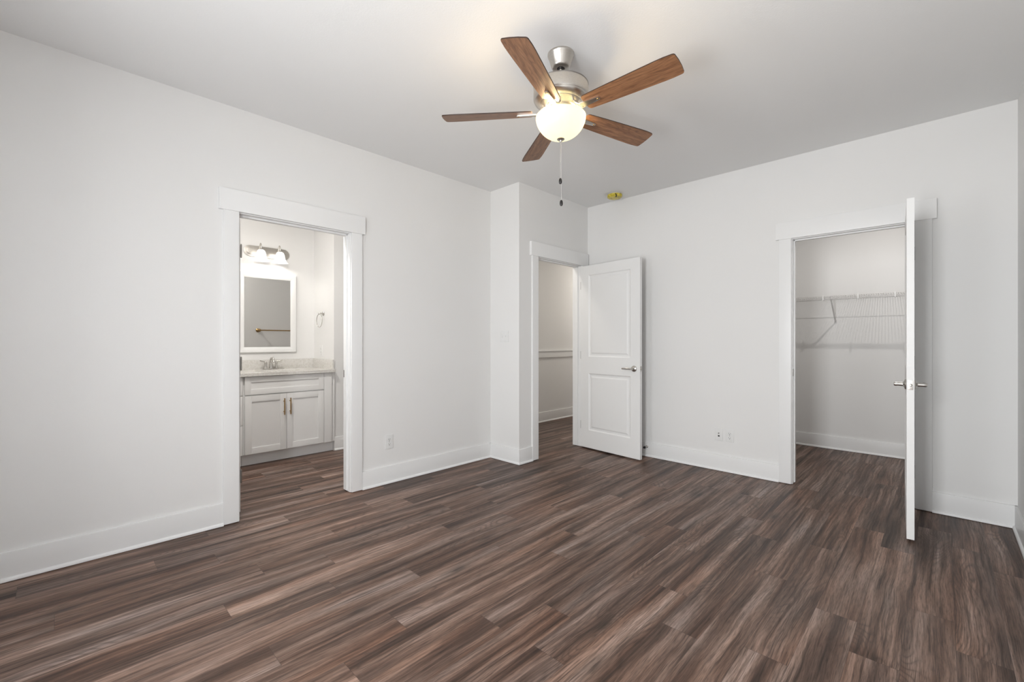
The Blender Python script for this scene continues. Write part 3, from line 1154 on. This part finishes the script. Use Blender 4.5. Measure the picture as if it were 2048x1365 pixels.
for (r_, h_), (r2_, h2_) in zip(prof[:-1], prof[1:]):
    for q in range(48):
        t0, t1 = 2 * PI * q / 48, 2 * PI * (q + 1) / 48
        p = lambda r, t, h: (SX + (SRX + 0.004) * r * math.cos(t), SY + (SRY + 0.004) * r * math.sin(t), CZ0 + h)
        if r2_ < 1e-6:
            k.bm.faces.new([k.bm.verts.new(x) for x in (p(r_, t0, h_), p(r_, t1, h_), p(r2_, 0, h2_))])
        else:
            k.bm.faces.new([k.bm.verts.new(x) for x in (p(r_, t0, h_), p(r_, t1, h_), p(r2_, t1, h2_), p(r2_, t0, h2_))])
bmesh.ops.remove_doubles(k.bm, verts=k.bm.verts, dist=1e-5)
k.build('sink_bowl', M_PORC, ct, smooth=60)
tag(ct, 'speckled light stone countertop with backsplash and oval sink on the vanity', 'countertop')

# faucet: centerset spout with two lever handles
fa = empty('faucet', (-1.878, 1.742, CZ1 + 0.0006))
k = MB()
out = []
for q in range(28):
    t = 2 * PI * q / 28
    out.append((0.027 * math.cos(t), (0.052 if math.sin(t) > 0 else -0.052) * (1 if abs(math.sin(t)) > 0.001 else 0) + 0.027 * math.sin(t)))
k.prism(out, 0, 0.012, 'z', 0.003)
k.build('base_plate', M_NICKEL, fa)
sp = MB().lathe([(0.022, 0.010), (0.019, 0.022), (0.015, 0.060), (0.0145, 0.075)], 24)
sp.tube([(0, 0, 0.070), (0.004, 0, 0.098), (0.022, 0, 0.120), (0.052, 0, 0.124), (0.082, 0, 0.108), (0.094, 0, 0.082)],
        [0.0145, 0.0145, 0.014, 0.013, 0.012, 0.0115], 16)
sp.build('spout', M_NICKEL, fa)
for s in (-1, 1):
    h = MB().lathe([(0.020, 0.010), (0.018, 0.020), (0.012, 0.048), (0.0125, 0.066), (0.014, 0.076), (0.010, 0.086), (0, 0.088)], 22, (0, s * 0.055, 0))
    h.tube([(0, s * 0.055, 0.082), (0.004, s * 0.080, 0.089), (0.008, s * 0.112, 0.097)], [0.0085, 0.0070, 0.0058], 12)
    h.build('handle', M_NICKEL, fa)
tag(fa, 'satin nickel two-handle faucet on the vanity countertop', 'faucet')

# mirror
mi = empty('wall_mirror', (BX, 1.735, 1.508))
my0, my1, mz0, mz1 = 1.442 - 1.735, 2.028 - 1.735, 1.074 - 1.508, 1.942 - 1.508
k = MB()
prof = [(0.0, 0.0), (0.0, 0.020), (0.006, 0.026), (0.020, 0.026), (0.050, 0.018), (0.060, 0.014), (0.060, 0.0)]
rings = []
for ins, hx in prof:
    rings.append([k.bm.verts.new((hx, y, z)) for y, z in ((my0 + ins, mz0 + ins), (my1 - ins, mz0 + ins), (my1 - ins, mz1 - ins), (my0 + ins, mz1 - ins))])
for a, b in zip(rings, rings[1:] + rings[:1]):
    for q in range(4):
        k.bm.faces.new((a[q], a[(q + 1) % 4], b[(q + 1) % 4], b[q]))
k.build('frame', M_TRIM, mi, smooth=20)
MB().box(0.004, 0.010, my0 + 0.055, my1 - 0.055, mz0 + 0.055, mz1 - 0.055).build('mirror_glass', M_MIRROR, mi, smooth=0)
tag(mi, 'white-framed rectangular mirror above the bathroom vanity', 'mirror')

# vanity light
vl = empty('vanity_light', (BX, 1.727, 2.168))


def stadium(hl, r, n=14):
    p = []
    for q in range(n + 1):
        t = -PI / 2 + PI * q / n
        p.append((hl + r * math.cos(t), r * math.sin(t)))
    for q in range(n + 1):
        t = PI / 2 + PI * q / n
        p.append((-hl + r * math.cos(t), r * math.sin(t)))
    return p


k = MB().prism(stadium(0.170, 0.058), 0.0, 0.016, 'x', 0.004).prism(stadium(0.166, 0.038), 0.014, 0.028, 'x', 0.006)
k.build('back_plate', M_BRUSH, vl)
for s in (-1, 1):
    y = s * 0.094
    ar = MB().tube([(0.020, y, 0.004), (0.050, y, 0.010), (0.078, y, 0.034), (0.094, y, 0.064), (0.110, y, 0.074), (0.124, y, 0.064), (0.128, y, 0.040), (0.128, y, 0.014)],
                   0.0058, 12)
    ar.lathe([(0, 0.018), (0.014, 0.016), (0.020, 0.004), (0.021, -0.010), (0, -0.010)], 24, (0.128, y, 0))
    arm = ar.build('arm', M_BRUSH, vl)
    sh = MB().lathe([(0.020, 0.004), (0.034, -0.006), (0.043, -0.030), (0.047, -0.058), (0.053, -0.082), (0.066, -0.104), (0.079, -0.116)], 44, (0.128, y, 0))
    sh.build('glass_shade', M_SHADE, vl, smooth=60)
    point_light('vanity_bulb', (BX + 0.128, 1.727 + y, 2.168 - 0.078), 2.2, (1.0, 0.95, 0.88), 0.025)
tag(vl, 'two-light brushed nickel vanity fixture with bell glass shades above the mirror', 'wall light')

# towel ring on the wing wall
tr = empty('towel_ring', (-1.690, BY, 1.512))
k = MB().lathe([(0, 0), (0.025, 0), (0.026, -0.003), (0.022, -0.008), (0.010, -0.014), (0.008, -0.030), (0.010, -0.042), (0.012, -0.050), (0.008, -0.058), (0, -0.060)],
               24, (0, 0, 0), 'y')
k.build('post', M_NICKEL, tr)
rc = 0.075
MB().tube([(rc * math.sin(2 * PI * q / 40), -0.048, -0.006 - rc + rc * math.cos(2 * PI * q / 40)) for q in range(40)], 0.0042, 10, closed=True
          ).build('ring', M_NICKEL, tr)
tag(tr, 'round nickel towel ring on the bathroom wall beside the mirror', 'towel ring')

# towel bar on the bathroom side of the left wall, seen in the mirror
tb = empty('towel_bar', (-WT, 2.154, 1.356))
MB().tube([(-0.066, -0.010, 0), (-0.066, 0.620, 0)], 0.0085, 14).build('bar', M_BRASS, tb)
for y in (0.0, 0.610):
    MB().lathe([(0, 0), (0.027, 0), (0.028, -0.004), (0.022, -0.010), (0.011, -0.018), (0.011, -0.040), (0.020, -0.052), (0.024, -0.066), (0.020, -0.080), (0.010, -0.088), (0, -0.090)],
               26, (0, y, 0), 'x').build('post', M_BRASS, tb)
tag(tb, 'brass towel bar seen reflected in the bathroom mirror', 'towel bar')

# ------------------------------------------------------------------ closet shelf
SZ, SYF = 1.675, 5.826
sh = empty('wire_shelf', (0, CY, SZ))
x0, x1 = CXL + 0.004, XR - 0.004
k = MB()
for y, z, r in ((-0.304, 0.0, 0.0030), (-0.304, -0.026, 0.0030), (-0.010, -0.003, 0.0028), (-0.155, -0.004, 0.0028)):
    k.tube([(x0, y, z), (x1, y, z)], r, 8)
nw = int((x1 - x0) / 0.0190)
for q in range(nw + 1):
    x = x0 + 0.006 + q * 0.0190
    k.tube([(x, -0.006, 0.001), (x, -0.303, 0.004), (x, -0.3065, -0.004), (x, -0.3065, -0.026)], 0.0015, 6)
k.build('wire_deck', M_WIRE, sh)
MB().tube([(x0, -0.292, -0.036), (x1, -0.292, -0.036)], 0.0042, 12).build('hang_rod', M_WIRE, sh)
for x in (2.148, 2.436, 2.732, 3.020, 3.310, 3.600):
    c = MB().box(x - 0.006, x + 0.006, -0.316, -0.298, -0.040, 0.008, 0.002).box(x - 0.006, x + 0.006, -0.312, -0.280, -0.046, -0.034, 0.002)
    c.build('rod_clip', M_PLASTIC, sh)
for x in (2.503, 3.420):
    c = MB().tube([(x, -0.300, -0.004), (x, -0.296, -0.020), (x, -0.004, 1.409 - SZ)], 0.0075, 12)
    c.box(x - 0.010, x + 0.010, -0.004, 0.0, 1.392 - SZ, 1.432 - SZ, 0.001)
    c.build('support_brace', M_WIRE, sh)
tag(sh, 'white wire shelf with hanging rod and diagonal brace across the closet back wall', 'shelf')
